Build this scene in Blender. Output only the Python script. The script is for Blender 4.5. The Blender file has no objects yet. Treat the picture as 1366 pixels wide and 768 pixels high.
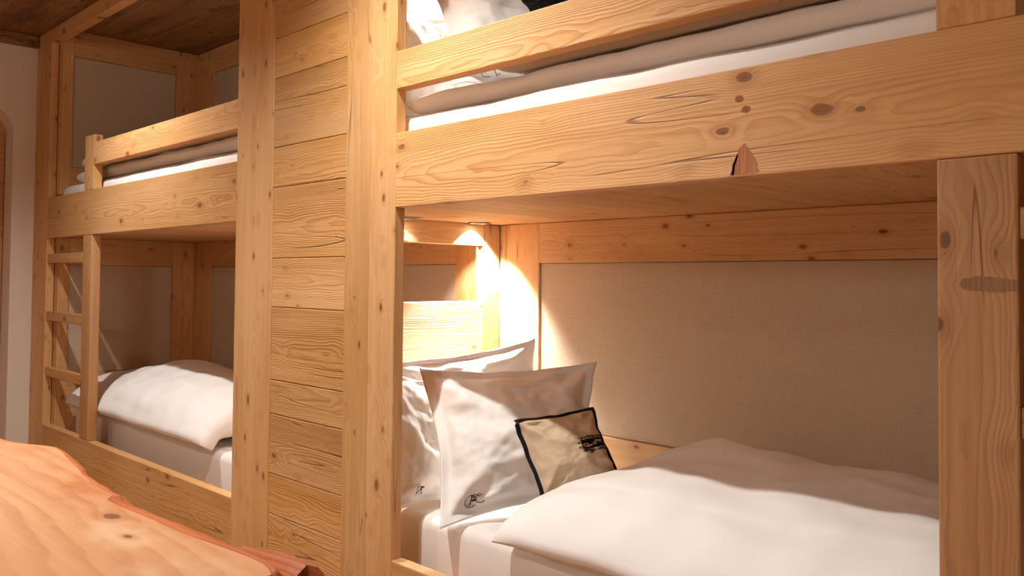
import bpy, bmesh, math, random
from mathutils import Vector, Matrix, noise
R_ = random.Random(11)
C = bpy.context.scene.collection
sc = bpy.context.scene

# ------------------------------------------------------------------ materials
def new_mat(name):
    m = bpy.data.materials.new(name); m.use_nodes = True
    nt = m.node_tree
    for n in list(nt.nodes): nt.nodes.remove(n)
    out = nt.nodes.new('ShaderNodeOutputMaterial')
    b = nt.nodes.new('ShaderNodeBsdfPrincipled')
    nt.links.new(b.outputs[0], out.inputs[0])
    return m, nt, b
class G:
    """tiny helper for writing node graphs"""
    def __init__(s, nt): s.nt = nt
    def n(s, t, **k):
        x = s.nt.nodes.new(t)
        for a, v in k.items(): setattr(x, a, v)
        return x
    def put(s, sock, v):
        if isinstance(v, bpy.types.NodeSocket): s.nt.links.new(v, sock)
        elif v is not None: sock.default_value = v
    def m(s, op, a, b=None, c=None, clamp=False):
        x = s.n('ShaderNodeMath', operation=op, use_clamp=clamp)
        s.put(x.inputs[0], a)
        if b is not None: s.put(x.inputs[1], b)
        if c is not None: s.put(x.inputs[2], c)
        return x.outputs[0]
    def vm(s, op, a, b):
        x = s.n('ShaderNodeVectorMath', operation=op); s.put(x.inputs[0], a); s.put(x.inputs[1], b); return x.outputs[0]
    def noise(s, v, scale=1.0, detail=2.0, rough=.5, lac=2.0):
        x = s.n('ShaderNodeTexNoise'); s.put(x.inputs['Vector'], v)
        x.inputs['Scale'].default_value = scale; x.inputs['Detail'].default_value = detail
        x.inputs['Roughness'].default_value = rough
        return x.outputs[0]
    def mr(s, v, a, b, c=0., d=1., smooth=True):
        x = s.n('ShaderNodeMapRange'); x.interpolation_type = 'SMOOTHSTEP' if smooth else 'LINEAR'
        s.put(x.inputs[0], v)
        for i, q in enumerate((a, b, c, d)): s.put(x.inputs[i+1], q)
        return x.outputs[0]
    def mix(s, f, a, b, mode='MIX'):
        x = s.n('ShaderNodeMix', data_type='RGBA', blend_type=mode)
        s.put(x.inputs[0], f); s.put(x.inputs[6], a); s.put(x.inputs[7], b); return x.outputs[2]
def lin(c):
    return tuple(((v/255)/12.92 if v/255 <= .04045 else ((v/255+.055)/1.055)**2.4) for v in c) + (1.0,)

def wood(name, light, dark, knot=(122, 74, 38), ring=150., ringmix=.55, knots=.13, crack=.5, rough=.55, bump=.35, worn=0., ridge=1.0, warp=.055, warp2=.010, blotch=None, kd=1.):
    m, nt, b = new_mat(name); g = G(nt)
    at = g.n('ShaderNodeAttribute', attribute_name='grain').outputs['Vector']
    tint = g.n('ShaderNodeAttribute', attribute_name='tint').outputs['Fac']
    # knots: cells stretched along the board
    kv = g.vm('MULTIPLY', at, (6.5*kd, 12.*kd, 12.*kd))
    kw = g.noise(g.vm('MULTIPLY', at, (14, 30, 30)), 1, 2)
    kv2 = g.vm('ADD', kv, g.vm('MULTIPLY', g.n('ShaderNodeTexNoise').outputs[1], (0, 0, 0)))
    vo = g.n('ShaderNodeTexVoronoi', feature='F1'); g.put(vo.inputs['Vector'], kv2); vo.inputs['Scale'].default_value = 1
    d = g.m('ADD', vo.outputs['Distance'], g.m('MULTIPLY', g.m('SUBTRACT', kw, .5), .17))
    sep = g.n('ShaderNodeSeparateColor'); g.put(sep.inputs[0], vo.outputs['Color'])
    kr = g.m('MULTIPLY', g.m('ADD', g.m('MULTIPLY', sep.outputs[0], .9), .25), knots)
    kmask = g.mr(d, g.m('MULTIPLY', kr, .75), kr, 1., 0.)
    halo = g.mr(d, kr, g.m('ADD', g.m('MULTIPLY', kr, 2.4), .02), 1., 0.)
    infl = g.m('POWER', g.mr(d, 0., .62, 1., 0., False), 2.0)
    infl = g.m('MULTIPLY', infl, g.mr(kr, .03, .12, .3, 1.0))
    # growth rings around a log axis that wanders along the board
    sx = g.n('ShaderNodeSeparateXYZ'); g.put(sx.inputs[0], at)
    w1 = g.m('SUBTRACT', g.noise(g.vm('MULTIPLY', at, (.9, 3.0, 3.0)), 1, 1.5), .5)
    w2 = g.m('SUBTRACT', g.noise(g.vm('MULTIPLY', at, (5., 26., 26.)), 1, 2), .5)
    rr = g.m('SQRT', g.m('ADD', g.m('POWER', sx.outputs[1], 2.), g.m('POWER', sx.outputs[2], 2.)))
    rr = g.m('ADD', rr, g.m('MULTIPLY', w1, warp))
    rr = g.m('ADD', rr, g.m('MULTIPLY', w2, warp2))
    rr = g.m('ADD', rr, g.m('MULTIPLY', infl, .016))
    ph = g.m('MULTIPLY', rr, ring)
    fr = g.m('FRACT', ph)
    late = g.m('MULTIPLY', g.mr(fr, .25, .86), g.mr(fr, .90, 1.0, 1., 0.))
    ringvar = g.noise(g.vm('MULTIPLY', at, (1.5, 9, 9)), 1, 2)
    late = g.m('MULTIPLY', late, g.mr(ringvar, .3, .7, .35, 1.))
    fib = g.noise(g.vm('MULTIPLY', at, (7, 330, 330)), 1, 3, .6)
    fib2 = g.noise(g.vm('MULTIPLY', at, (2.2, 60, 60)), 1, 3, .55)
    tone = g.noise(g.vm('MULTIPLY', at, (1.1, 5, 5)), 1, 3)
    col = g.mix(g.m('MULTIPLY', late, ringmix), lin(light), lin(dark))
    col = g.mix(g.m('MULTIPLY', g.mr(fib2, .35, .75), .28), col, lin(dark))
    if blotch:
        bn = g.noise(g.vm('MULTIPLY', at, (2.6, 5, 5)), 1, 4, .6)
        col = g.mix(g.mr(bn, .50, .68, 0., .75), col, lin(blotch[0]))
        bn2 = g.noise(g.vm('ADD', g.vm('MULTIPLY', at, (3.4, 7, 7)), (9, 3, 5)), 1, 4, .6)
        col = g.mix(g.mr(bn2, .54, .70, 0., .8), col, lin(blotch[1]))
    hs = g.n('ShaderNodeHueSaturation'); g.put(hs.inputs['Color'], col)
    val = g.m('ADD', g.m('MULTIPLY', g.m('SUBTRACT', tone, .5), .45), 1.0)
    val = g.m('ADD', val, g.m('MULTIPLY', g.m('SUBTRACT', tint, .5), .20))
    val = g.m('ADD', val, g.m('MULTIPLY', g.m('SUBTRACT', fib, .5), .16))
    g.put(hs.inputs['Value'], val); g.put(hs.inputs['Saturation'], g.m('ADD', 1.02, g.m('MULTIPLY', g.m('SUBTRACT', tone, .5), -.35)))
    col = hs.outputs[0]
    col = g.mix(g.m('MULTIPLY', halo, .42), col, lin(dark))
    core = g.mr(d, 0., g.m('MULTIPLY', kr, .6), 1., 0.)
    col = g.mix(g.m('MULTIPLY', kmask, .72), col, lin(knot))
    col = g.mix(g.m('MULTIPLY', g.m('MULTIPLY', core, g.mr(kw, .35, .6)), .7), col, lin(tuple(v*.5 for v in knot)))
    # drying checks
    h = g.noise(g.vm('ADD', g.vm('MULTIPLY', at, (.55, 17, 17)), (7.3, 1.1, 4.2)), 1, 1.2)
    ck = g.mr(g.m('ABSOLUTE', g.m('SUBTRACT', h, .5)), .0, .0085, 1., 0.)
    cm = g.mr(g.noise(g.vm('ADD', g.vm('MULTIPLY', at, (1.5, 6, 6)), (3.1, 9.7, 2.2)), 1, 1), .56, .62)
    ck = g.m('MULTIPLY', ck, cm)
    col = g.mix(g.m('MULTIPLY', ck, crack), col, lin((70, 40, 18)))
    if worn:
        wn = g.noise(g.vm('MULTIPLY', at, (1.6, 7, 7)), 1, 4, .65)
        col = g.mix(g.m('MULTIPLY', g.mr(wn, .47, .68), worn), col, lin((74, 54, 38)))
        wn2 = g.noise(g.vm('ADD', g.vm('MULTIPLY', at, (3., 15, 15)), (5, 5, 5)), 1, 4, .7)
        col = g.mix(g.m('MULTIPLY', g.mr(wn2, .55, .75), worn), col, lin((190, 152, 100)))
    g.put(b.inputs['Base Color'], col)
    b.inputs['Roughness'].default_value = rough
    b.inputs['Specular IOR Level'].default_value = .28
    hgt = g.m('ADD', g.m('MULTIPLY', late, .5*ridge), g.m('MULTIPLY', fib2, .9*ridge))
    hgt = g.m('SUBTRACT', hgt, g.m('MULTIPLY', ck, 1.6))
    hgt = g.m('SUBTRACT', hgt, g.m('MULTIPLY', kmask, .5))
    bp = g.n('ShaderNodeBump'); bp.inputs['Strength'].default_value = bump; bp.inputs['Distance'].default_value = .003
    g.put(bp.inputs['Height'], hgt); g.put(b.inputs['Normal'], bp.outputs[0])
    return m

LIGHT, DARK = (214, 169, 117), (186, 132, 81)
M_post = wood('spruce_smooth', LIGHT, DARK, ring=210., ringmix=.42, knots=.16, kd=1.4)
M_beam = wood('spruce_beam', (212, 166, 114), (177, 122, 73), ring=190., ringmix=.55, knots=.15, bump=.4)
M_brush = wood('spruce_brushed', (207, 161, 107), (177, 122, 74), ring=230., ringmix=.5, knots=.12, bump=.5, crack=.6, ridge=1.3)
M_frame = wood('spruce_frame', (222, 184, 140), (194, 144, 98), ring=200., ringmix=.45, knots=.15, kd=1.5)  # niche light put into the colour: paler, less saturated against orange bounce
M_far = wood('spruce_frame_far', (210, 164, 114), (180, 124, 76), ring=200., ringmix=.5, knots=.16, kd=1.4)  # same frame wood, weaker light at the left put into a darker tone
M_pale = wood('spruce_pale', (230, 204, 168), (214, 178, 138), knot=(176, 112, 70), ring=150., ringmix=.6, knots=.14, crack=0.)
M_ladder = wood('spruce_ladder', (202, 154, 108), (170, 118, 74), ring=200., ringmix=.5, knots=.12)
M_stile = wood('weathered_spruce', (190, 142, 94), (152, 106, 66), knot=(92, 62, 42), ring=230., ringmix=.5, knots=.15, warp=.03)
M_scar = wood('bark_scar_wood', (196, 132, 88), (148, 88, 54), ring=260., ringmix=.7, knots=.02, bump=.6)
M_check = wood('split_wood', (92, 60, 36), (58, 36, 22), ring=200., knots=.02)
M_knot = wood('knot_wood', (164, 108, 66), (120, 74, 42), ring=400., knots=.02)
M_grey = wood('grey_knot_wood', (160, 122, 86), (118, 86, 60), ring=300., ringmix=.7, knots=.02)
M_ceil = wood('old_board', (164, 120, 78), (84, 54, 32), knot=(48, 28, 16), ring=110., ringmix=.7, knots=.13, worn=.55, bump=.6)
M_floor = wood('floor_board', (170, 120, 76), (130, 84, 48), knots=.1)

def linen(name, c1, c2, sc_=520., bump=.15):
    m, nt, b = new_mat(name); g = G(nt)
    at = g.n('ShaderNodeAttribute', attribute_name='grain').outputs['Vector']
    t1 = g.noise(g.vm('MULTIPLY', at, (18, sc_, sc_)), 1, 3, .65)
    t2 = g.noise(g.vm('MULTIPLY', at, (sc_, 18, 18)), 1, 3, .65)
    f = g.m('ADD', g.m('MULTIPLY', t1, .5), g.m('MULTIPLY', t2, .5))
    col = g.mix(g.mr(f, .30, .70), lin(c2), lin(c1))
    big = g.noise(g.vm('MULTIPLY', at, (3, 3, 3)), 1, 2)
    col = g.mix(g.mr(big, .3, .7, 0., .12), col, lin(c2))
    g.put(b.inputs['Base Color'], col); b.inputs['Roughness'].default_value = .9
    b.inputs['Specular IOR Level'].default_value = .1
    bp = g.n('ShaderNodeBump'); bp.inputs['Strength'].default_value = bump; bp.inputs['Distance'].default_value = .0015
    g.put(bp.inputs['Height'], f); g.put(b.inputs['Normal'], bp.outputs[0])
    return m
M_linen = linen('greige_linen', (202, 183, 160), (184, 165, 142), 640., .12)
M_natural = linen('natural_linen', (210, 190, 164), (196, 174, 146), 480., .12)

def cloth(name, c, wr=.35, rough=.85, scale=9.):
    m, nt, b = new_mat(name); g = G(nt)
    tc = g.n('ShaderNodeTexCoord').outputs['Object']
    n1 = g.noise(g.vm('MULTIPLY', tc, (scale, scale*.8, scale*1.2)), 1, 4, .55)
    n2 = g.noise(tc, 900, 1)
    hgt = g.m('ADD', g.m('MULTIPLY', n1, 1.), g.m('MULTIPLY', n2, .04))
    b.inputs['Base Color'].default_value = lin(c); b.inputs['Roughness'].default_value = rough
    b.inputs['Specular IOR Level'].default_value = .15
    b.inputs['Sheen Weight'].default_value = .08
    bp = g.n('ShaderNodeBump'); bp.inputs['Strength'].default_value = wr; bp.inputs['Distance'].default_value = .03
    g.put(bp.inputs['Height'], hgt); g.put(b.inputs['Normal'], bp.outputs[0])
    return m
M_cotton = cloth('white_cotton', (236, 233, 229), .22)
M_sheet = cloth('white_sheet', (236, 232, 228), .12, scale=5.)
M_duvet = cloth('white_duvet', (236, 233, 229), .18, scale=5.)
M_black = cloth('black_fabric', (14, 12, 12), .3, .9, 40.)
M_piping = cloth('black_piping', (18, 18, 24), .1)
M_print = cloth('dark_print', (44, 28, 20), .1)
M_thread = cloth('dark_thread', (60, 48, 42), .1)

def plain(name, c, rough=.5, metal=0., spec=.5):
    m, nt, b = new_mat(name); g = G(nt)
    tc = g.n('ShaderNodeTexCoord').outputs['Object']
    n1 = g.noise(tc, 14, 3)
    col = g.mix(g.mr(n1, .3, .7, 0., .08), lin(c), lin(tuple(v*.8 for v in c)))
    g.put(b.inputs['Base Color'], col); b.inputs['Roughness'].default_value = rough
    b.inputs['Metallic'].default_value = metal; b.inputs['Specular IOR Level'].default_value = spec
    return m
M_plaster = plain('plaster', (228, 216, 200), .9, 0, .1)
M_white = plain('room_plaster', (224, 208, 186), .9, 0, .1)
M_metal = plain('brushed_nickel', (120, 112, 104), .35, 1.)
def glow(name, c, e):
    m, nt, b = new_mat(name)
    b.inputs['Base Color'].default_value = (.9, .9, .9, 1)
    b.inputs['Emission Color'].default_value = c; b.inputs['Emission Strength'].default_value = e
    return m
M_lamp = glow('lamp_lens', (1, .86, .66, 1), 12.)

# ------------------------------------------------------------------ mesh helpers
def start():
    bm = bmesh.new(); bm.verts.layers.float_vector.new('grain'); bm.verts.layers.float.new('tint'); return bm
def set_grain(bm, verts, axis, face=None, log=None, seed=None):
    """board coordinates: axis = grain direction, face = axis the show face looks along"""
    r = random.Random(seed) if seed is not None else R_
    gl = bm.verts.layers.float_vector['grain']; tl = bm.verts.layers.float['tint']
    others = [i for i in (0, 1, 2) if i != axis]
    if face is None: face = others[1]
    side = [i for i in others if i != face][0]
    cs = sum(v.co[side] for v in verts)/len(verts); cf = sum(v.co[face] for v in verts)/len(verts)
    o = r.uniform(-40, 40); ds = r.uniform(-.04, .04); df = (log if log is not None else r.uniform(.05, .11))*r.choice((-1, 1))
    big = 0
    t = r.random()
    for v in verts:
        v[gl] = (v.co[axis]+o, v.co[side]-cs+ds+big, v.co[face]-cf+df); v[tl] = t
def box(bm, x0, x1, y0, y1, z0, z1, axis=0, bev=.003, face=None, log=None, seed=None, seg=2):
    t = bmesh.new()
    bmesh.ops.create_cube(t, size=1)
    for v in t.verts:
        v.co = ((x0+x1)/2+v.co.x*(x1-x0), (y0+y1)/2+v.co.y*(y1-y0), (z0+z1)/2+v.co.z*(z1-z0))
    if bev: bmesh.ops.bevel(t, geom=list(t.edges), offset=bev, segments=seg, affect='EDGES', profile=.5)
    mp = {}
    for v in t.verts: mp[v] = bm.verts.new(v.co)
    for f in t.faces: bm.faces.new([mp[v] for v in f.verts])
    t.free()
    vs = list(mp.values()); set_grain(bm, vs, axis, face, log, seed)
    return vs
def tube(bm, pts, r, n=8, closed=False):
    pts = [Vector(p) for p in pts]; rings = []
    up = Vector((.123, .3, .9)).normalized()
    N = len(pts)
    for i, p in enumerate(pts):
        a = pts[(i-1) % N] if (i > 0 or closed) else p; c = pts[(i+1) % N] if (i < N-1 or closed) else p
        t = (c-a)
        if t.length < 1e-9: t = Vector((0, 0, 1))
        t.normalize(); s = t.cross(up)
        if s.length < 1e-4: s = t.cross(Vector((1, 0, 0)))
        s.normalize(); q = t.cross(s)
        rings.append([bm.verts.new(p+s*r*math.cos(k*2*math.pi/n)+q*r*math.sin(k*2*math.pi/n)) for k in range(n)])
    for i in range(N if closed else N-1):
        A, B = rings[i], rings[(i+1) % N]
        for k in range(n): bm.faces.new((A[k], A[(k+1) % n], B[(k+1) % n], B[k]))
    if not closed:
        bm.faces.new(rings[0][::-1]); bm.faces.new(rings[-1])
def link(name, bm, mat, parent=None, smooth=False, loc=None):
    """world-space bmesh -> one mesh object; origin at the parent's place or at the mesh's bottom centre"""
    bmesh.ops.recalc_face_normals(bm, faces=list(bm.faces))
    if parent is not None: o0 = Vector(parent['_o'])
    else:
        xs = [v.co for v in bm.verts]
        o0 = Vector(loc) if loc else Vector(((min(v.x for v in xs)+max(v.x for v in xs))/2, (min(v.y for v in xs)+max(v.y for v in xs))/2, min(v.z for v in xs)))
    for v in bm.verts: v.co -= o0
    me = bpy.data.meshes.new(name); bm.to_mesh(me); bm.free()
    for p in me.polygons: p.use_smooth = smooth
    me.materials.append(mat)
    o = bpy.data.objects.new(name, me); C.objects.link(o)
    if parent is not None:
        o.parent = parent
    else: o.location = o0
    o['_o'] = tuple(o0)
    return o
def empty(name, loc, label, cat, group=None):
    o = bpy.data.objects.new(name, None); C.objects.link(o); o.location = loc; o['_o'] = tuple(loc)
    o.empty_display_size = .1
    o['label'] = label; o['category'] = cat
    if group: o['group'] = group
    return o
def tag(o, label, cat, group=None):
    o['label'] = label; o['category'] = cat
    if group: o['group'] = group
    return o
def struct(o): o['kind'] = 'structure'; return o
def board(name, parent, mat, x0, x1, y0, y1, z0, z1, axis=0, **k):
    bm = start(); box(bm, x0, x1, y0, y1, z0, z1, axis, **k); return link(name, bm, mat, parent)

# ------------------------------------------------------------------ dimensions
CEIL = 2.424; YB = .807; ZB, ZT = 1.258, 1.476
XL0, XL1 = -5.40, -5.156          # left post
XM0, XM1 = -2.967, -2.705         # post left of the planked panel
XP0, XP1 = -2.252, -1.996         # post right of the planked panel
XR0, XR1 = .19, .44               # far right post
XW = -2.39                        # partition between the bunks

# ------------------------------------------------------------------ room shell
def slab(name, x0, x1, y0, y1, z0, z1, mat, planks=None):
    bm = start()
    if planks:
        ax, w = planks; lo, hi = (y0, y1) if ax == 0 else (x0, x1); p = lo
        while p < hi-.01:
            q = min(hi, p+w*R_.uniform(.85, 1.15))
            if ax == 0: box(bm, x0, x1, p, q, z0, z1, 0, .0025, face=2)
            else: box(bm, p, q, y0, y1, z0, z1, 1, .0025, face=2)
            p = q
    else: box(bm, x0, x1, y0, y1, z0, z1, 0, 0)
    return struct(link(name, bm, mat))
slab('floor', -5.6, 2.6, -4.2, .9, -.08, 0, M_floor, (0, .16))
slab('ceiling', -5.6, 2.6, -4.2, .9, CEIL, CEIL+.06, M_ceil, (0, .21))
slab('wall_back', -5.6, 2.6, .845, .9, 0, CEIL, M_plaster)
slab('wall_right', 2.5, 2.6, -4.2, .845, 0, CEIL, M_white)
slab('wall_front', -5.6, 2.5, -4.2, -4.1, 0, CEIL, M_white)
# left wall with a rounded opening and a plank door set in it
bm = start()
def wall_prism(prof):
    gl = bm.verts.layers.float_vector['grain']
    a = [bm.verts.new((-5.4, y, z)) for y, z in prof]; b_ = [bm.verts.new((-5.6, y, z)) for y, z in prof]
    bm.faces.new(a); bm.faces.new(b_[::-1])
    for i in range(len(prof)):
        j = (i+1) % len(prof); bm.faces.new((a[i], b_[i], b_[j], a[j]))
y_open = -.113; zt_ = 1.86
arc = [(y_open-.02*(i/8.)**2.2*6, zt_+i*.02) for i in range(9)]
prof = [(.845, 0), (.845, CEIL), (-4.1, CEIL), (-4.1, 0), (-1.1, 0), (-1.1, arc[-1][1])] + arc[::-1] + [(y_open, 0)]
wall_prism(prof)
struct(link('wall_left', bm, M_plaster))
bm = start()
z = 0.002
while z < 1.98:
    q = min(1.99, z+R_.uniform(.15, .22)); box(bm, -5.595, -5.545, -1.095, y_open-.004, z, q, 1, .003, face=0); z = q
struct(link('door_1', bm, M_ladder))
bm = start(); box(bm, -5.398, -5.355, -4.09, -.005, 2.354, CEIL-.001, 1, .006, face=0)
struct(link('trim_1', bm, M_ceil))

# ------------------------------------------------------------------ bunk beds
def panel(root, plane, span, zr, name='fabric_panel'):
    """linen panel; plane ('x', value) faces +x, plane ('y', value) faces -y"""
    bm = start(); k, v = plane
    if k == 'y': box(bm, span[0], span[1], v+.010, v+.030, zr[0], zr[1], 0, .002, face=1)
    else: box(bm, v-.030, v-.010, span[0], span[1], zr[0], zr[1], 1, .002, face=0)
    return link(name, bm, M_linen, root)

def bunk(side):
    L = side == 'left'
    x0, x1 = (XL1, XM0) if L else (XP1, XR0)          # opening
    loc = ((x0+x1)/2, .4, 0)
    root = empty('bunk_bed', loc, 'far built-in pine bunk bed at the left, beside the plaster wall, whole ladder in view' if L else
                 'near built-in pine bunk bed at the right, with broad side beam above the linen cushion', 'bunk bed')
    P = lambda *a, **k: board(a[0], root, a[1], *a[2:], **k)
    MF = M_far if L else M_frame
    # posts
    if L:
        P('post', M_post, XL0+.001, XL1, 0, .042, 0, CEIL-.001, axis=2, face=1, seed=3)
        P('post', M_post, XM0, XM1, 0, .037, 0, CEIL-.001, axis=2, face=1, seed=41)
    else:
        P('post', M_post, XP0, XP0+.128, 0, .037, 0, CEIL-.001, axis=2, face=1, seed=8)
        P('post', M_post, XP0+.1285, XP1, 0, .037, 0, CEIL-.001, axis=2, face=1, seed=19)
        P('post', M_post, XR0, XR1, 0, .037, 0, CEIL-.001, axis=2, face=1, seed=9)
    P('bottom_rail', M_brush if L else M_beam, x0, x1, 0, .042, .03, .24, axis=0, face=1, seed=21 if L else 22)
    beam_ = P('bed_rail', M_beam, x0, x1, 0, .04, ZB, ZT+(.008 if L else 0), axis=0, face=1, seed=27 if L else 35, log=.09)
    P('top_rail', M_beam, x0, x1, 0, .05, 2.3485, CEIL-.001, axis=0, face=1, seed=25)
    # ladder at the outer end
    if L: s0, s1, r0, r1 = -4.582, -4.460, XL1, -4.582
    else: s0, s1, r0, r1 = -.501, -.379, -.379, XR0
    st = P('ladder_stile', M_ladder if L else M_stile, s0, s1, 0, .045, .2405, ZB-.0005, axis=2, face=1, seed=31 if L else 35, bev=.004)
    for a, b_ in ((.502, .553), (.806, .857), (1.121, 1.172)):
        bm = start(); box(bm, r0, r1, .006, .04, a, b_, 0, .003, face=1)
        link('ladder_rung', bm, M_ladder, st)
    zt = ZT+(.008 if L else 0)
    P('guard_post', M_post, s0, s1, 0, .043, zt, 1.757, axis=2, face=1, seed=33 if L else 34)
    g0, g1 = (s1+.0003, x1) if L else (x0, s0-.0003)
    grail_ = P('guard_rail', M_beam if L else M_brush, g0, g1, 0, .042, 1.605, 1.716, axis=0, face=1, seed=52 if L else 53)
    if not L:
        # marks in the old wood: a reddish bark scar and knots in the beam, a grey knot in the ladder
        def mark(name, par, outline, mat, lab, rag=.0016):
            pts = []
            for i in range(len(outline)):
                a, c = Vector(outline[i]), Vector(outline[(i+1) % len(outline)])
                for k in range(5):
                    p = a.lerp(c, k/5); pts.append((p.x+R_.uniform(-rag, rag), p.y+R_.uniform(-rag, rag)))
            bm = start()
            f_ = [bm.verts.new((x, -.0006, z)) for x, z in pts]; b2 = [bm.verts.new((x, .002, z)) for x, z in pts]
            bm.faces.new(f_); bm.faces.new(b2[::-1])
            for i in range(len(pts)):
                j = (i+1) % len(pts); bm.faces.new((f_[i], b2[i], b2[j], f_[j]))
            set_grain(bm, list(bm.verts), 2, 1, .05, 77)
            link(name, bm, mat, par)['label'] = lab
        def ell(cx, cz, a, b_): return [(cx+a*math.cos(k*math.pi/5), cz+b_*math.sin(k*math.pi/5)) for k in range(10)]
        mark('bark_scar', beam_, [(-.889, 1.2625), (-.829, 1.263), (-.834, 1.287), (-.847, 1.309), (-.859, 1.324), (-.872, 1.315), (-.882, 1.293)], M_scar, 'reddish brown bark scar')
        mark('crack', beam_, [(-.891, 1.2625), (-.884, 1.263), (-.879, 1.285), (-.872, 1.303), (-.877, 1.303), (-.886, 1.285)], M_check, 'dark split beside the scar', .0008)
        mark('knot', beam_, ell(-.872, 1.414, .010, .007), M_knot, 'dark brown knot', .001)
        mark('knot', beam_, ell(-.857, 1.391, .010, .007), M_knot, 'dark brown knot', .001)
        mark('knot', st, [(-.467, 1.048), (-.461, 1.058), (-.443, 1.062), (-.415, 1.061), (-.381, 1.056), (-.381, 1.039), (-.41, 1.037), (-.443, 1.039), (-.461, 1.041)], M_grey, 'long grey-brown knot', .001)
    # bed bases of boards running front to back
    bx0, bx1 = (-5.13, XW-.06) if L else (XW+.001, XR0+.1)
    for z0, z1, nm in ((ZB+.006, ZB+.03, 'upper_base'), (.115, .14, 'lower_base')):
        bm = start(); p = bx0
        while p < bx1-.01:
            q = min(bx1, p+R_.uniform(.11, .17)); box(bm, p, q, .043, YB+.03, z0, z1, 1, .002, face=2); p = q
        link(nm, bm, M_beam, root)
    # panelling: end wall and back wall, two storeys
    wz = ((.15, .511, 1.114, ZB+.005), (1.50, 1.655, 2.279, CEIL-.001))
    for k, (a, b_, c, d) in enumerate(wz):
        if L:
            xe = -5.093
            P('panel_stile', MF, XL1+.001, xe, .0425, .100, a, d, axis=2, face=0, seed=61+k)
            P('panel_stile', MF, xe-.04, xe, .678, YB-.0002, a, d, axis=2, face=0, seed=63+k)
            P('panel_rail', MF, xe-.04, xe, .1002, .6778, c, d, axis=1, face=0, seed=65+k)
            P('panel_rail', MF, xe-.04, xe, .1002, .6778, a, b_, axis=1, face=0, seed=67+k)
            panel(root, ('x', xe), (.102, .676), (b_+.002, c-.002))
            st_ = ((-5.12, -4.872), (-2.655, -2.45))
        else:
            st_ = ((-2.387, -2.180), (-.05, .19))
        for j, (p, q) in enumerate(st_):
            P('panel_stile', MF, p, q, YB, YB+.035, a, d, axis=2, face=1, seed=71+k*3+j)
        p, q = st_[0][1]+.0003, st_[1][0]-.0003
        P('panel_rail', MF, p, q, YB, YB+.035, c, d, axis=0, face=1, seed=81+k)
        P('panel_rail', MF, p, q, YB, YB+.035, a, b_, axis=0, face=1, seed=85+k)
        panel(root, ('y', YB), (p+.002, q-.002), (b_+.002, c-.002))
    return root
bunk('left'); bunk('right')

# the open partition between the two bunks
root = empty('headboard_partition', (-2.41, .4, 0), 'pale open wooden headboard frame between the bunks, lit behind the white pillows', 'headboard')
for a, z0 in ((0, .14), (1, 1.29)):
    dz = (0, 1.145)[a]
    top = (ZB+.005, CEIL-.001)[a]
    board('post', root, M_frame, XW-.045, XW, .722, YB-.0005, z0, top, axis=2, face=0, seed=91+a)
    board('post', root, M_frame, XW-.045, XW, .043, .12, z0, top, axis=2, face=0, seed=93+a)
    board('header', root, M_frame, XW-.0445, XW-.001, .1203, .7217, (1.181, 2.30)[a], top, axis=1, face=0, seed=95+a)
    board('headboard', root, M_pale, XW-.040, XW-.004, .1203, .7217, .735+dz, .968+dz, axis=1, face=0, seed=97+a)
# panelling between the two back stiles behind the partition
# planked panel on the front, between the two middle posts
bm = start()
seams = [0.0, .105, .238, .375, .58, .697, .949, 1.118, 1.365, 1.505, 1.749, 1.890, 2.13, 2.27, CEIL-.001]
for i in range(len(seams)-1):
    box(bm, XM1+.0005, XP0-.0015, .004, .030, seams[i]+.0007, seams[i+1]-.0007, 0, .003, face=1, seed=200+i, log=.05+.02*(i % 3))
pp = link('planked_panel', bm, M_brush)
tag(pp, 'brushed pine plank panel of stacked horizontal boards between the two middle posts', 'wall panel')
board('top_rail', None, M_beam, XM1+.001, XP0-.001, .032, .08, 2.3485, CEIL-.001, axis=0) if False else None

# ------------------------------------------------------------------ bedding
def nz(p, s, seed=0.):
    return noise.noise(Vector((p[0]*s+seed, p[1]*s-seed*.7, p[2]*s+seed*1.3)))
def soft_block(x0, x1, y0, y1, z0, z1, r=.03, wob=.004, seed=1., dip=None):
    bm = start(); bmesh.ops.create_cube(bm, size=1)
    for v in bm.verts: v.co = ((x0+x1)/2+v.co.x*(x1-x0), (y0+y1)/2+v.co.y*(y1-y0), (z0+z1)/2+v.co.z*(z1-z0))
    bmesh.ops.bevel(bm, geom=list(bm.edges), offset=r, segments=4, affect='EDGES', profile=.5)
    nx = int((x1-x0)/.05)
    for ax, a, b_, n in ((0, x0+r, x1-r, nx), (1, y0+r, y1-r, 10)):
        for i in range(1, n):
            co = Vector((0, 0, 0)); co[ax] = a+(b_-a)*i/n; no = Vector((0, 0, 0)); no[ax] = 1
            bmesh.ops.bisect_plane(bm, geom=list(bm.verts)+list(bm.edges)+list(bm.faces), plane_co=co, plane_no=no)
    for v in bm.verts:
        h = (v.co.z-z0)/(z1-z0)
        d = wob*(nz(v.co, 3.2, seed)+.5*nz(v.co, 9, seed+4))
        v.co.z += d*h*1.5; v.co.y += wob*nz(v.co, 4.5, seed+9)*h*.8
    return bm
def mattress(x0, x1, z0, z1, label, seed, y0=.052):
    root = empty('mattress', ((x0+x1)/2, .42, z0), label, 'mattress', 'white covered mattresses of the bunks')
    del root['group']
    bm = soft_block(x0, x1, y0, .798, z0, z1, .035, .005, seed)
    link('fitted_sheet', bm, M_sheet, root, True)
    return root
mattress(XW+.004, XR0+.08, .1425, .333, 'white sheeted mattress on the lower berth of the near bunk, under the white pillows', 1., .140)
mattress(-5.090, XW-.06, .1425, .333, 'white sheeted mattress on the lower berth of the far bunk, behind the ladder', 2., .140)
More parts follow.
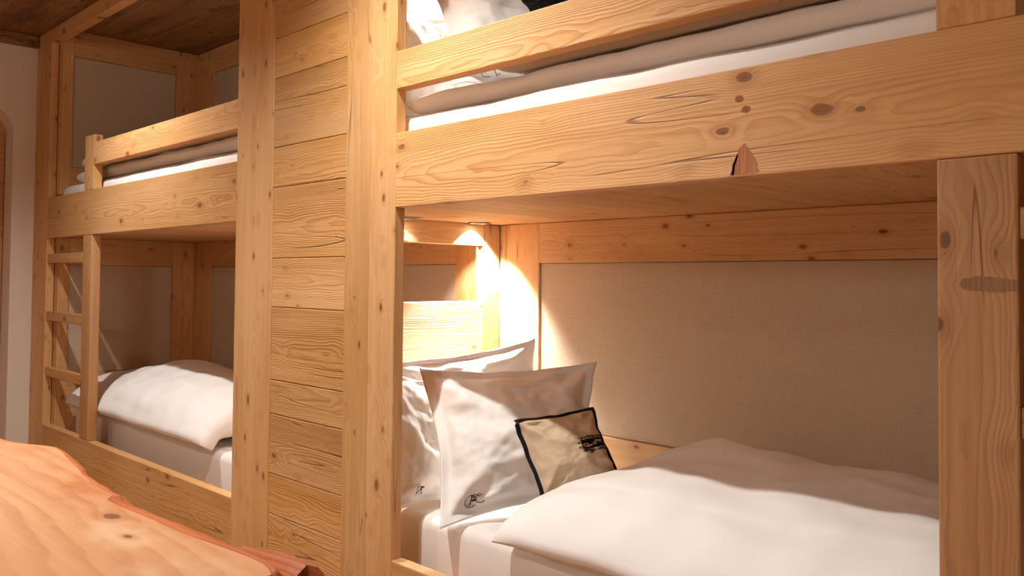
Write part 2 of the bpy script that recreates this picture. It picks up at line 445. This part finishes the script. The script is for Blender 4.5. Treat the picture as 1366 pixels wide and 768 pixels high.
mattress(XW+.004, XR0+.08, ZB+.033, 1.538, 'white sheeted mattress on the upper berth of the near bunk, above the broad beam', 3.)
mattress(-5.085, XW-.06, ZB+.033, 1.545, 'white sheeted mattress on the upper berth of the far bunk, below its short guard rail', 4.)

def duvet(name, xa, xb, path, thick, label, seed, amp=.018, endround=.20, hump=None, shear=0., mat=None, lip=0.):
    """padded quilt: path = [(y, z)] of its mid line front to back, thick(t) = half thickness along it"""
    nx, nt_ = 120, 54
    pl = [Vector((0, y, z)) for y, z in path]; L = [0.]
    for i in range(1, len(pl)): L.append(L[-1]+(pl[i]-pl[i-1]).length)
    def mid(t):
        s = t*L[-1]
        for i in range(1, len(pl)):
            if s <= L[i] or i == len(pl)-1:
                k = (s-L[i-1])/(L[i]-L[i-1]); break
        def P(j): return pl[max(0, min(len(pl)-1, j))]
        a, b_, c, d = P(i-2), P(i-1), P(i), P(i+1)
        q = .5*((2*b_)+(c-a)*k+(2*a-5*b_+4*c-d)*k*k+(3*b_-a-3*c+d)*k**3)
        tg = .5*((c-a)+2*(2*a-5*b_+4*c-d)*k+3*(3*b_-a-3*c+d)*k*k)
        if tg.length < 1e-6: tg = c-b_
        tg.normalize()
        return q, Vector((0, -tg.z, tg.y))
    bm = start(); top, bot = [], []
    for i in range(nx+1):
        u = i/nx; dx = min(u, 1-u)*(xb-xa)
        e = 1-(1-min(1, dx/endround))**2.2; e = math.sqrt(max(0, e)) if e < 1 else 1
        rt, rb = [], []
        for j in range(nt_+1):
            t = j/nt_; q, n = mid(t)
            ed = min(t, 1-t)*L[-1]; f = 1-(1-min(1, ed/.042))**2; f = math.sqrt(max(0, f))
            if lip and t < .5: f = .80+.20*f
            x = xa+(xb-xa)*u+shear*(q.y-path[0][0])+.014*nz((0, q.y*1.2, t), 3.5, seed+30)*(1 if u < .5 else 1)
            th = thick(t)*f*e
            wv = amp*(nz((x, q.y, 0), 2.6, seed)+.55*nz((x*1.2, q.y, 0), 6.5, seed+3)+.28*nz((x, q.y*1.3, 0), 14, seed+7))
            rid = nz((x*.9+q.y*.8, q.y*2.0-x*.4, 0), 4.2, seed+11)
            wv += amp*.55*(.5-abs(rid))*1.2
            h = hump(x, q.y) if hump else 0.
            tp = q+n*(th+(wv+h)*min(1, f*e)*min(1, .15+ed/.12))
            tp.y += .006*nz((x, t*3, 2), 5, seed+15)
            if t < .06: tp.z += .006*nz((x, 0, 0), 11, seed+20)
            bt = q-n*th*(.75 if t > .1 else 1.-2.5*t)
            bt.y += .006*nz((x, t*3, 2), 5, seed+15)
            if lip and t < .12: bt.y += lip*(1-t/.12)*e; bt.z -= .004*nz((x, 0, 0), 9, seed+22)
            rt.append(bm.verts.new((x, tp.y, tp.z)))
            rb.append(rt[-1] if (j in ((nt_,) if lip else (0, nt_)) or i in (0, nx)) else bm.verts.new((x, bt.y, bt.z)))
        top.append(rt); bot.append(rb)
    for i in range(nx):
        for j in range(nt_):
            bm.faces.new((top[i][j], top[i+1][j], top[i+1][j+1], top[i][j+1]))
            q = (bot[i][j], bot[i][j+1], bot[i+1][j+1], bot[i+1][j])
            s = []
            for v in q:
                if v not in s: s.append(v)
            if len(s) >= 3:
                try: bm.faces.new(s)
                except ValueError: pass
    if lip:
        for i in range(nx):
            q = []
            for v in (top[i][0], bot[i][0], bot[i+1][0], top[i+1][0]):
                if v not in q: q.append(v)
            if len(q) >= 3: bm.faces.new(q)
        bm.normal_update()
        for e_ in [bm.edges.get((top[i][0], top[i+1][0])) for i in range(nx)]:
            if e_: e_.smooth = False
    o = link(name, bm, mat or M_duvet, None, True)
    tag(o, label, 'duvet')
    return o
g_ = lambda x, c, w: math.exp(-((x-c)/w)**2)
low_path = [(.082, .350), (.108, .380), (.165, .418), (.24, .436), (.30, .442), (.55, .446), (.70, .438), (.775, .43)]
duvet('duvet', -1.66, .17, low_path, lambda t: .042+.064*math.sin(math.pi*min(1, t*1.02))**.8,
      'white duvet spread on the lower berth of the near bunk, below the small linen cushion', 5.,
      hump=lambda x, y: .045*g_(x, -1.30, .22)*g_(y, .62, .16)+.03*g_(y, .62, .14)+.02*g_(x, -.85, .3)*g_(y, .6, .2)-.020*g_(x, -1.60, .2), shear=.30, endround=.24, lip=.035)
duvet('duvet', -5.03, -3.36, low_path, lambda t: .042+.064*math.sin(math.pi*min(1, t*1.02))**.8,
      'puffy white duvet on the lower berth of the far bunk, behind its ladder', 8.,
      hump=lambda x, y: .06*g_(x, -4.35, .3)*g_(y, .50, .2)+.03*g_(x, -3.9, .3)*g_(y, .35, .2)-.03*g_(x, -4.9, .2), shear=-.06, endround=.12, lip=.035)
def up_duvet(xa, xb, label, seed, xf, dz=0.):
    o = duvet('duvet', xa, xb, [(.085, 1.568+dz), (.12, 1.572+dz), (.30, 1.575+dz), (.55, 1.575+dz), (.785, 1.57+dz)], lambda t: .030, label, seed, amp=.006, endround=.08)
    p = duvet('folded_layer', xf, xb-.05, [(.095, 1.640+dz), (.13, 1.648+dz), (.30, 1.655+dz), (.55, 1.655+dz), (.78, 1.645+dz)], lambda t: .036+.012*math.sin(math.pi*t), label, seed+2.5, amp=.010, endround=.09)
    for k in ('label', 'category'): del p[k]
    p.location = p.location-o.location; p.parent = o
up_duvet(-2.05, .17, 'white duvet on the upper berth of the near bunk, between guard rail and broad beam', 12., -1.70)
up_duvet(-4.97, -3.10, 'white duvet on the upper berth of the far bunk, behind the short guard rail', 15., -4.93, .012)

def pillow(TL, TR, BR, BL, T, back=.5, flange=.07, seed=1., sag=.2, pinch=.06, n=64, crease=.014, sub=None):
    """cushion spanning four corners; returns mesh and its front surface S(u, v), u right, v up in [-1, 1]"""
    TL, TR, BR, BL = map(Vector, (TL, TR, BR, BL))
    nrm = ((TR-TL)+(BR-BL)).cross((TL-BL)+(TR-BR)).normalized()
    def base(u, v):
        uu, vv = u*(1-pinch*(1-v*v)), v*(1-pinch*(1-u*u))
        a, b_ = (uu+1)/2, (vv+1)/2
        return (BL*(1-a)+BR*a)*(1-b_)+(TL*(1-a)+TR*a)*b_
    fi = 1-flange
    def th(u, v):
        a, b_ = min(1, abs(u)/fi), min(1, abs(v)/fi)
        k = (max(0, 1-a**2.2)*max(0, 1-b_**2.2))**.55
        return k*(1+sag*(-v)*.6)
    def S(u, v, s=1):
        p = base(u, v); k = th(u, v)
        q = p.copy()
        r = math.hypot(u, v)
        cz = crease*(1.5*nz((u*1.1, v*1.1, s), 1.6, seed)+.9*nz((u, v, s), 3.4, seed+5))
        # folds that run in from the corners
        ang = math.atan2(abs(v)-1.05, abs(u)-1.05) if True else 0
        dc = math.hypot(abs(u)-1, abs(v)-1)
        fold = math.sin(ang*9+seed)*math.exp(-((dc-.42)/.33)**2)
        cz += crease*.35*nz((u*1.5+v, v*1.5-u, s), 5., seed+17)
        cz += crease*.9*fold+crease*.8*(.5-abs(nz((u*1.3+v*.9, v*1.6-u*.5, s), 1.7, seed+8)))
        fl = .018*nz((u*1.7, v*1.7, 0), 1.5, seed+13)*(1 if max(abs(u), abs(v)) > fi-.1 else .3)
        return q+nrm*((k*T*(1 if s > 0 else -back))+s*.0025+cz*(min(1, k*3)+.12)*(1 if s > 0 else .5)*s*1.0+fl)
    bm = start(); F, B = [], []
    for i in range(n+1):
        a, b2 = [], []
        for j in range(n+1):
            u, v = -1+2*i/n, -1+2*j/n
            u, v = math.copysign(abs(u)**.9, u), math.copysign(abs(v)**.9, v)
            a.append(bm.verts.new(S(u, v, 1))); b2.append(bm.verts.new(S(u, v, -1)))
        F.append(a); B.append(b2)
    for i in range(n):
        for j in range(n):
            bm.faces.new((F[i][j], F[i+1][j], F[i+1][j+1], F[i][j+1]))
            bm.faces.new((B[i][j], B[i][j+1], B[i+1][j+1], B[i+1][j]))
    for i in range(n):
        for a, b2 in (((i, 0), (i+1, 0)), ((i+1, n), (i, n)), ((0, i+1), (0, i)), ((n, i), (n, i+1))):
            bm.faces.new((F[a[0]][a[1]], B[a[0]][a[1]], B[b2[0]][b2[1]], F[b2[0]][b2[1]]))
    gl = bm.verts.layers.float_vector['grain']
    for v in bm.verts:
        d = v.co-BL; e1 = (BR-BL).normalized(); e2 = (TL-BL).normalized()
        v[gl] = (d.dot(e1), d.dot(e2), 0)
    return bm, S, nrm
def spiral(cx, cy, r0, r1, a0, a1, n=18):
    return [(cx+(r0+(r1-r0)*i/n)*math.cos(a0+(a1-a0)*i/n), cy+(r0+(r1-r0)*i/n)*math.sin(a0+(a1-a0)*i/n)) for i in range(n+1)]
MONO = [spiral(-.25, .05, .55, .95, .6, 5.3, 24), spiral(.05, .28, .05, .42, 0, 5.6, 20),
        [(-.28, .62), (-.22, .2), (-.3, -.3), (-.42, -.62)],
        [(-.25, .55), (.15, .72), (.42, .45), (.2, .08), (-.2, .02), (.2, -.05), (.55, -.5), (.95, -.72), (1.2, -.6)],
        spiral(.62, .55, .06, .28, 1., 6.2, 14)]
def strokes(S, nrm, lst, c, size, r, mat, parent, name, rot=0., lift=.0012):
    bm = start()
    for st in lst:
        # smooth the stroke
        pts = []
        for i in range(len(st)-1):
            for k in range(3):
                f = k/3; pts.append((st[i][0]*(1-f)+st[i+1][0]*f, st[i][1]*(1-f)+st[i+1][1]*f))
        pts.append(st[-1])
        w = []
        for x, y in pts:
            X, Y = x*math.cos(rot)-y*math.sin(rot), x*math.sin(rot)+y*math.cos(rot)
            w.append(S(c[0]+X*size[0], c[1]+Y*size[1], 1)+nrm*lift)
        tube(bm, w, r, 5)
    return link(name, bm, mat, parent, True)
def put_pillow(corners, T, label, seed, mono=None, mat=None, dz=0., **k):
    cs = [Vector(c)+Vector((0, 0, dz)) for c in corners]
    bm, S, n = pillow(*cs, T, seed=seed, **k)
    base = (cs[2]+cs[3])/2
    root = empty('pillow', tuple(base), label, 'pillow')
    o = link('pillowcase', bm, mat or M_cotton, root, True)
    if mono: 
        e = strokes(S, n, MONO, mono[0], mono[1], .0011, M_thread, o, 'monogram')
        e['label'] = 'dark thin embroidered monogram'
    return root, S, n
P1 = ((-2.28, .055, .80), (-2.195, .335, .70), (-2.06, .325, .343), (-2.13, .055, .343))
P2 = ((-2.335, .24, .77), (-2.13, .735, .842), (-2.06, .74, .355), (-2.25, .29, .355))
P3 = ((-2.15, .22, .765), (-1.78, .665, .785), (-1.745, .62, .355), (-1.862, .072, .343))
put_pillow(P1, .07, crease=.009, label='white pillow in the near lower berth squeezed between post and large square pillow', seed=3.3, mono=((-.1, -.84), (.10, .07)), sag=.5, flange=.10)
put_pillow(P2, .075, crease=.009, label='white pillow in the near lower berth standing in the corner at the brightly lit headboard', seed=6.1, sag=.3, flange=.10, pinch=.09)
put_pillow(P3, .105, 'large square white pillow with monogram, second from front in the near lower berth', 9.2, mono=((-.62, -.80), (.10, .085)), sag=.35, flange=.12, pinch=.10, crease=.017)

# linen cushion with black piping and a printed emblem
cc = [Vector(c) for c in ((-1.74, .25, .640), (-1.650, .485, .662), (-1.545, .475, .490), (-1.635, .255, .435))]
bm, S, n = pillow(*cc, .062, seed=21., flange=.02, pinch=.06, sag=.25, crease=.006)
root = empty('cushion', tuple((cc[2]+cc[3])/2), 'small natural linen cushion with black piping and dark emblem, leaning on the square pillow', 'cushion')
link('cushion_cover', bm, M_natural, root, True)
bm = start(); pts = []
N = 30
for k in range(4*N):
    s, f = divmod(k, N); f = f/N*2-1
    u, v = ((f, 1), (1, -f), (-f, -1), (-1, f))[s]
    pts.append((S(u, v, 1)+S(u, v, -1))/2)
tube(bm, pts, .0078, 8, True)
link('piping', bm, M_piping, root, True)['label'] = 'black corded piping round the edge'
# emblem: dark bar with scrolls round it
EC, ES = (.50, -.08), (.37, .135)
def E_(x, y, l): return S(EC[0]+x*ES[0], EC[1]+y*ES[1], 1)+n*l
bm = start(); nx, ny = 16, 8
gr = [[bm.verts.new(E_(-1+2*i/nx+.03*math.sin(j*2.1), -1+2*j/ny+.06*math.sin(i*1.7), .0012)) for j in range(ny+1)] for i in range(nx+1)]
for i in range(nx):
    for j in range(ny): bm.faces.new((gr[i][j], gr[i+1][j], gr[i+1][j+1], gr[i][j+1]))
bmesh.ops.solidify(bm, geom=list(bm.faces), thickness=.0006)
em = link('emblem', bm, M_print, root, True); em['label'] = 'dark brown printed bar'
sw = []
rs = random.Random(4)
for k in range(7):
    x = -.85+k*.28; s = rs.choice((-1, 1))
    sw.append(spiral(x, 1.25+rs.uniform(0, .25), .03, .26, rs.uniform(0, 6), rs.uniform(9, 11), 18))
    sw.append([(x, 1.0), (x+.05*s, 1.25), (x+.14*s, 1.45+rs.uniform(0, .4)), (x+.24*s, 1.5)])
    if k != 3:
        sw.append(spiral(x+.1, -1.25-rs.uniform(0, .3), .03, .24, rs.uniform(0, 6), rs.uniform(-11, -9), 18))
        sw.append([(x+.1, -1.0), (x+.12, -1.3), (x+.05, -1.7)])
sw += [spiral(-1.14, .5, .02, .16, 0, 9, 16), spiral(-1.16, -.5, .02, .14, 1, 9, 16), spiral(1.12, .2, .02, .14, 2, 10, 16), spiral(-.3, -1.9, .02, .2, 2, 10, 16)]
bm = start()
for st in sw: tube(bm, [E_(x, y, .0012) for x, y in st], .0007, 5)
link('scrollwork', bm, M_print, em, True)['label'] = 'fine dark scrolls round the printed bar'
bm = start()
heart = [(.16*math.sin(a)**3*1.0, .42*(13*math.cos(a)-5*math.cos(2*a)-2*math.cos(3*a))/16) for a in [i*2*math.pi/20 for i in range(21)]]
for cx, cy, s in ((.10, -.1, .75), (.58, .2, .6)):
    tube(bm, [E_(cx+x*s, cy+y*s, .0022) for x, y in heart], .0010, 5)
tube(bm, [E_(x, y, .0022) for x, y in spiral(-.55, -.1, .1, .5, 0, 6, 18)], .0011, 5)
tube(bm, [E_(x, y, .0022) for x, y in spiral(-.35, -.4, .02, .25, 2, 9, 18)], .0009, 5)
tube(bm, [E_(x, y, .0022) for x, y in spiral(.3, .3, .02, .2, 2, 9, 14)], .0008, 5)
link('light_ornament', bm, M_natural, em, True)['label'] = 'pale hearts and curls inside the dark bar'

# upper berth of the near bunk
DZ = 1.203
put_pillow(P1, .07, crease=.007, label='white pillow on the near upper berth tight against the post', seed=13.3, dz=DZ, sag=.5, flange=.10)
put_pillow(P2, .075, crease=.007, label='white pillow on the near upper berth against the lit headboard', seed=16.1, dz=DZ, sag=.3, flange=.10)
P3U = ((-2.19, .25, 2.07), (-1.82, .68, 2.05), (-1.79, .63, 1.64), (-1.91, .14, 1.63))
put_pillow(P3U, .105, 'large white pillow with monogram showing above the near guard rail', 19.2, mono=((-.50, -.82), (.13, .085)), sag=.35, flange=.12, pinch=.10, crease=.017)
cb = [c+Vector((-.06, .05, 1.30)) for c in cc]
bm, S2, n2 = pillow(*cb, .06, seed=33., flange=.02, pinch=.035)
root = empty('cushion', tuple((cb[2]+cb[3])/2), 'black cushion behind the near guard rail, next to the large white pillow', 'cushion')
link('cushion_cover', bm, M_black, root, True)
# upper berth of the far bunk: pillow just left of the planked panel's post
PU = ((-2.72, .74, 1.93), (-2.62, .20, 1.93), (-3.02, .10, 1.515), (-3.10, .70, 1.515))
PU = ((-3.06, .30, 1.66), (-2.66, .36, 1.90), (-2.60, .14, 1.56), (-3.08, .10, 1.56))
put_pillow(PU, .07, 'white pillow on the far upper berth at the right end of its guard rail', 23., mono=((-.62, -.35), (.10, .16)), flange=.1)

# ------------------------------------------------------------------ lamps
def downlight(x, y, z, r, label, group, energy, size, blend, soft, col=(1, .80, .58), tilt=(0, 0)):
    root = empty('spotlight', (x, y, z), label, 'spotlight', group)
    bm = start(); N = 32
    prof = [(r*.62, -.001), (r*.66, -.005), (r*.93, -.005), (r, -.002), (r, 0), (r*.62, 0)]
    rings = [[bm.verts.new((x+a*math.cos(2*math.pi*k/N), y+a*math.sin(2*math.pi*k/N), z+h)) for k in range(N)] for a, h in prof]
    for i in range(len(prof)):
        A, B = rings[i], rings[(i+1) % len(prof)]
        for k in range(N): bm.faces.new((A[k], A[(k+1) % N], B[(k+1) % N], B[k]))
    link('trim_ring', bm, M_metal, root, True)
    bm = start(); c = [bm.verts.new((x+r*.615*math.cos(2*math.pi*k/N), y+r*.615*math.sin(2*math.pi*k/N), z-.0008)) for k in range(N)]
    f = bm.faces.new(c); ex = bmesh.ops.extrude_face_region(bm, geom=[f])
    for v in [q for q in ex['geom'] if isinstance(q, bmesh.types.BMVert)]: v.co.z += .0006
    link('lens', bm, M_lamp, root)
    ld = bpy.data.lights.new('spot_lamp', 'SPOT'); ld.energy = energy; ld.spot_size = math.radians(size); ld.spot_blend = blend
    ld.shadow_soft_size = soft; ld.color = col
    lo = bpy.data.objects.new('spot_lamp', ld); C.objects.link(lo); lo.parent = root
    lo.location = (0, 0, -.012); lo.rotation_euler = (math.radians(tilt[0]), math.radians(tilt[1]), 0)
    return root
KEY = (1, .96, .90)
for x, e in ((-3.80, 108), (-1.80, 130)):
    downlight(x, -.60, CEIL-.001, .045, 'recessed ceiling spotlight in the room in front of the bunks', 'ceiling spotlights before the bunks', e, 130, 1., .02, KEY, (6, 0))
for x in (-2.8, -1.2):  # unseen spotlights added as fill, bouncing off the room walls
    downlight(x, -2.6, CEIL-.001, .045, 'added unseen ceiling spotlight for fill, in the middle of the room', 'added fill spotlights of the room', 70, 150, .8, .03, KEY)
BED = (1, .97, .93)
zu = ZB+.005
downlight(-2.345, .655, zu, .043, 'small recessed spotlight under the upper berth near the back corner', None, 78, 100, .45, .015, BED, (0, 10))
downlight(-2.340, .33, zu, .043, 'small recessed spotlight under the upper berth behind the post', None, 2, 100, .45, .015, BED, (0, 10))
downlight(-2.29, .50, CEIL-.001, .043, 'small ceiling spotlight over the near upper berth', None, 60, 110, .5, .015, BED, (0, 10))
downlight(-2.50, .655, zu, .043, 'small recessed spotlight under the far upper berth, beyond the headboard frame', None, 16, 110, .5, .015, BED, (0, -6))

# unseen glowing globe added behind the viewer as soft fill light
PL = Vector((-.6, -3.1, 1.95))
root = empty('fill_globe', tuple(PL), 'added unseen glowing globe for soft fill, hung behind the viewer', 'fill light')
bm = start(); bmesh.ops.create_uvsphere(bm, u_segments=32, v_segments=16, radius=.17)
for v in bm.verts: v.co += PL
link('globe', bm, glow('fill_glow', (1, .93, .85, 1), 42.), root, True)
bm = start(); tube(bm, [PL+Vector((0, 0, .165)), (PL.x, PL.y, CEIL-.03)], .004, 8); link('cord', bm, M_piping, root, True)
bm = start(); tube(bm, [(PL.x, PL.y, CEIL-.03), (PL.x, PL.y, CEIL-.001)], .05, 24); link('canopy', bm, M_metal, root)

# ------------------------------------------------------------------ live-edge table
front = [(-2.95, -1.10), (-2.6, -1.07), (-2.25, -1.05), (-2.0, -1.038), (-1.847, -1.035), (-1.728, -1.019), (-1.64, -.985), (-1.585, -.986), (-1.444, -1.009), (-1.351, -1.025),
         (-1.25, -1.032), (-1.158, -1.03), (-1.06, -1.02), (-.97, -1.016), (-.88, -1.012), (-.817, -1.016), (-.782, -1.03)]
def cr(pts, per=6):
    o = []
    for i in range(len(pts)-1):
        P = lambda j: Vector((*pts[max(0, min(len(pts)-1, j))], 0))
        a, b_, c, d = P(i-1), P(i), P(i+1), P(i+2)
        for k in range(per):
            t = k/per; o.append(.5*((2*b_)+(c-a)*t+(2*a-5*b_+4*c-d)*t*t+(3*b_-a-3*c+d)*t**3))
    o.append(Vector((*pts[-1], 0))); return o
def resample(p, n):
    L = [0.]
    for a, b_ in zip(p, p[1:]): L.append(L[-1]+(b_-a).length)
    o = []; k = 0
    for i in range(n+1):
        t = L[-1]*i/n
        while k < len(L)-2 and L[k+1] < t: k += 1
        o.append(p[k].lerp(p[k+1], (t-L[k])/(L[k+1]-L[k])))
    return o
NT = 110
fe = resample(cr(front), NT)
ne = resample(cr([(-2.95, -1.93), (-2.1, -1.88), (-1.4, -1.92), (-.84, -1.88)], 6), NT)
TT = .752
M_table = wood('table_pine', (214, 162, 120), (182, 112, 74), knot=(112, 62, 48), ring=34., ringmix=.42, knots=.13, crack=.15, rough=.38, bump=.12, ridge=.5, warp=.20, warp2=.035, blotch=((186, 108, 62), (226, 188, 150)))
M_bark = wood('table_live_edge', (198, 118, 76), (156, 82, 50), ring=120., ringmix=.6, knots=.05, rough=.5, bump=.6)
troot = empty('table', (-1.9, -1.45, 0), 'live-edge pine table with reddish wavy rim in the left foreground', 'table')
def rimw(p, s_): return max(.010, .026+.034*nz((p.x, p.y*0, s_), 2.6, 4.)+(.014 if p.x > -1.2 else 0))
fi_ = [p-Vector((0, rimw(p, 0), 0)) for p in fe]; ni_ = [p+Vector((0, rimw(p, 3), 0)) for p in ne]
bm = start(); MT = 8
def loft(z): return [[bm.verts.new((*(fi_[i].lerp(ni_[i], j/MT))[:2], z)) for j in range(MT+1)] for i in range(NT+1)]
A, B = loft(TT), loft(TT-.05)
for i in range(NT):
    for j in range(MT):
        bm.faces.new((A[i][j], A[i+1][j], A[i+1][j+1], A[i][j+1])); bm.faces.new((B[i][j], B[i][j+1], B[i+1][j+1], B[i+1][j]))
    bm.faces.new((A[i][0], B[i][0], B[i+1][0], A[i+1][0])); bm.faces.new((A[i][MT], A[i+1][MT], B[i+1][MT], B[i][MT]))
for j in range(MT):
    bm.faces.new((A[0][j], A[0][j+1], B[0][j+1], B[0][j])); bm.faces.new((A[NT][j], B[NT][j], B[NT][j+1], A[NT][j+1]))
set_grain(bm, list(bm.verts), 0, 2, .075, 5)
link('tabletop', bm, M_table, troot)
for E_o, E_i, sg in ((fe, fi_, 1), (ne, ni_, -1)):
    bm = start(); rows = []
    for p, q in zip(E_o, E_i):
        w = abs(p.y-q.y); jt = .004*nz((p.x, p.y, 1), 16, 2.)+.003*nz((p.x, p.y, 1), 40, 6.)
        rows.append([bm.verts.new((p.x, q.y+sg*(w*a+jt*b_), TT-h+jt*b_*.6)) for a, h, b_ in ((0, -.0003, 0), (.25, .0012, .3), (.55, .006, .6), (.84, .015, 1), (1, .028, 1), (.9, .042, 1), (.4, .052, 0), (0, .0503, 0))])
    for A, B in zip(rows, rows[1:]):
        for k in range(8): bm.faces.new((A[k], A[(k+1) % 8], B[(k+1) % 8], B[k]))
    bm.faces.new(rows[0]); bm.faces.new(rows[-1][::-1])
    set_grain(bm, list(bm.verts), 0, 2, .06, 6)
    link('live_edge', bm, M_bark, troot, True)['label'] = 'reddish bark-side rim'
# a broken stub of bark sticking out at the right corner of the rim
bm = start(); rings = []
for x, s in ((-.90, .5), (-.86, .8), (-.82, 1.), (-.785, 1.02), (-.768, .97)):
    rings.append([bm.verts.new((x+.006*math.sin(3*a), -1.030+.022*s*math.cos(a), TT-.016+.020*s*math.sin(a)*(1+.15*math.sin(2*a)))) for a in [k*2*math.pi/14 for k in range(14)]])
for A, B in zip(rings, rings[1:]):
    for k in range(14): bm.faces.new((A[k], A[(k+1) % 14], B[(k+1) % 14], B[k]))
bm.faces.new(rings[0][::-1])
endv = [bm.verts.new(v.co) for v in rings[-1]]
bm.faces.new(endv)
set_grain(bm, list(bm.verts), 0, 2, .03, 7)
link('bark_stub', bm, M_bark, troot, False)
for x in (-2.5, -1.15):
    bm = start(); box(bm, x-.04, x+.04, -1.75, -1.2, .0005, .07, 1, .006); link('foot', bm, M_table, troot)
    bm = start(); box(bm, x-.035, x+.035, -1.60, -1.35, .07, TT-.05, 2, .006); link('leg', bm, M_table, troot)
bm = start(); box(bm, -2.465, -1.185, -1.50, -1.45, .28, .40, 0, .006); link('stretcher', bm, M_table, troot)

# ------------------------------------------------------------------ camera, world, colour
f = 1132.798; yaw, pit, rol = (math.radians(a) for a in (44.52181869, 1.65104014, .46349704))
F = Vector((-math.sin(yaw)*math.cos(pit), math.cos(yaw)*math.cos(pit), math.sin(pit)))
R0 = Vector((math.cos(yaw), math.sin(yaw), 0)); U0 = R0.cross(F)
Rv = math.cos(rol)*R0+math.sin(rol)*U0; Uv = -math.sin(rol)*R0+math.cos(rol)*U0
cd = bpy.data.cameras.new('camera'); cam = bpy.data.objects.new('camera', cd); C.objects.link(cam)
cam.matrix_world = Matrix(((Rv.x, Uv.x, -F.x, 0), (Rv.y, Uv.y, -F.y, -1.5), (Rv.z, Uv.z, -F.z, 1.05), (0, 0, 0, 1)))
cd.sensor_width = 36; cd.lens = f*36/1366; cd.shift_x = -13.172/1366; cd.shift_y = -43.318/1366; cd.clip_start = .02
sc.camera = cam
w = bpy.data.worlds.new('world'); sc.world = w; w.use_nodes = True
w.node_tree.nodes['Background'].inputs[0].default_value = (1, .85, .7, 1); w.node_tree.nodes['Background'].inputs[1].default_value = .05
sc.view_settings.view_transform = 'Standard'; sc.view_settings.look = 'None'; sc.view_settings.gamma = 1
sc.view_settings.use_curve_mapping = False
sc.view_settings.exposure = 0.15
sc.cycles.use_denoising = True
sc.cycles.max_bounces = 10; sc.cycles.diffuse_bounces = 6
sc.cycles.sample_clamp_indirect = 6
for o in sc.objects:
    if '_o' in o.keys(): del o['_o']
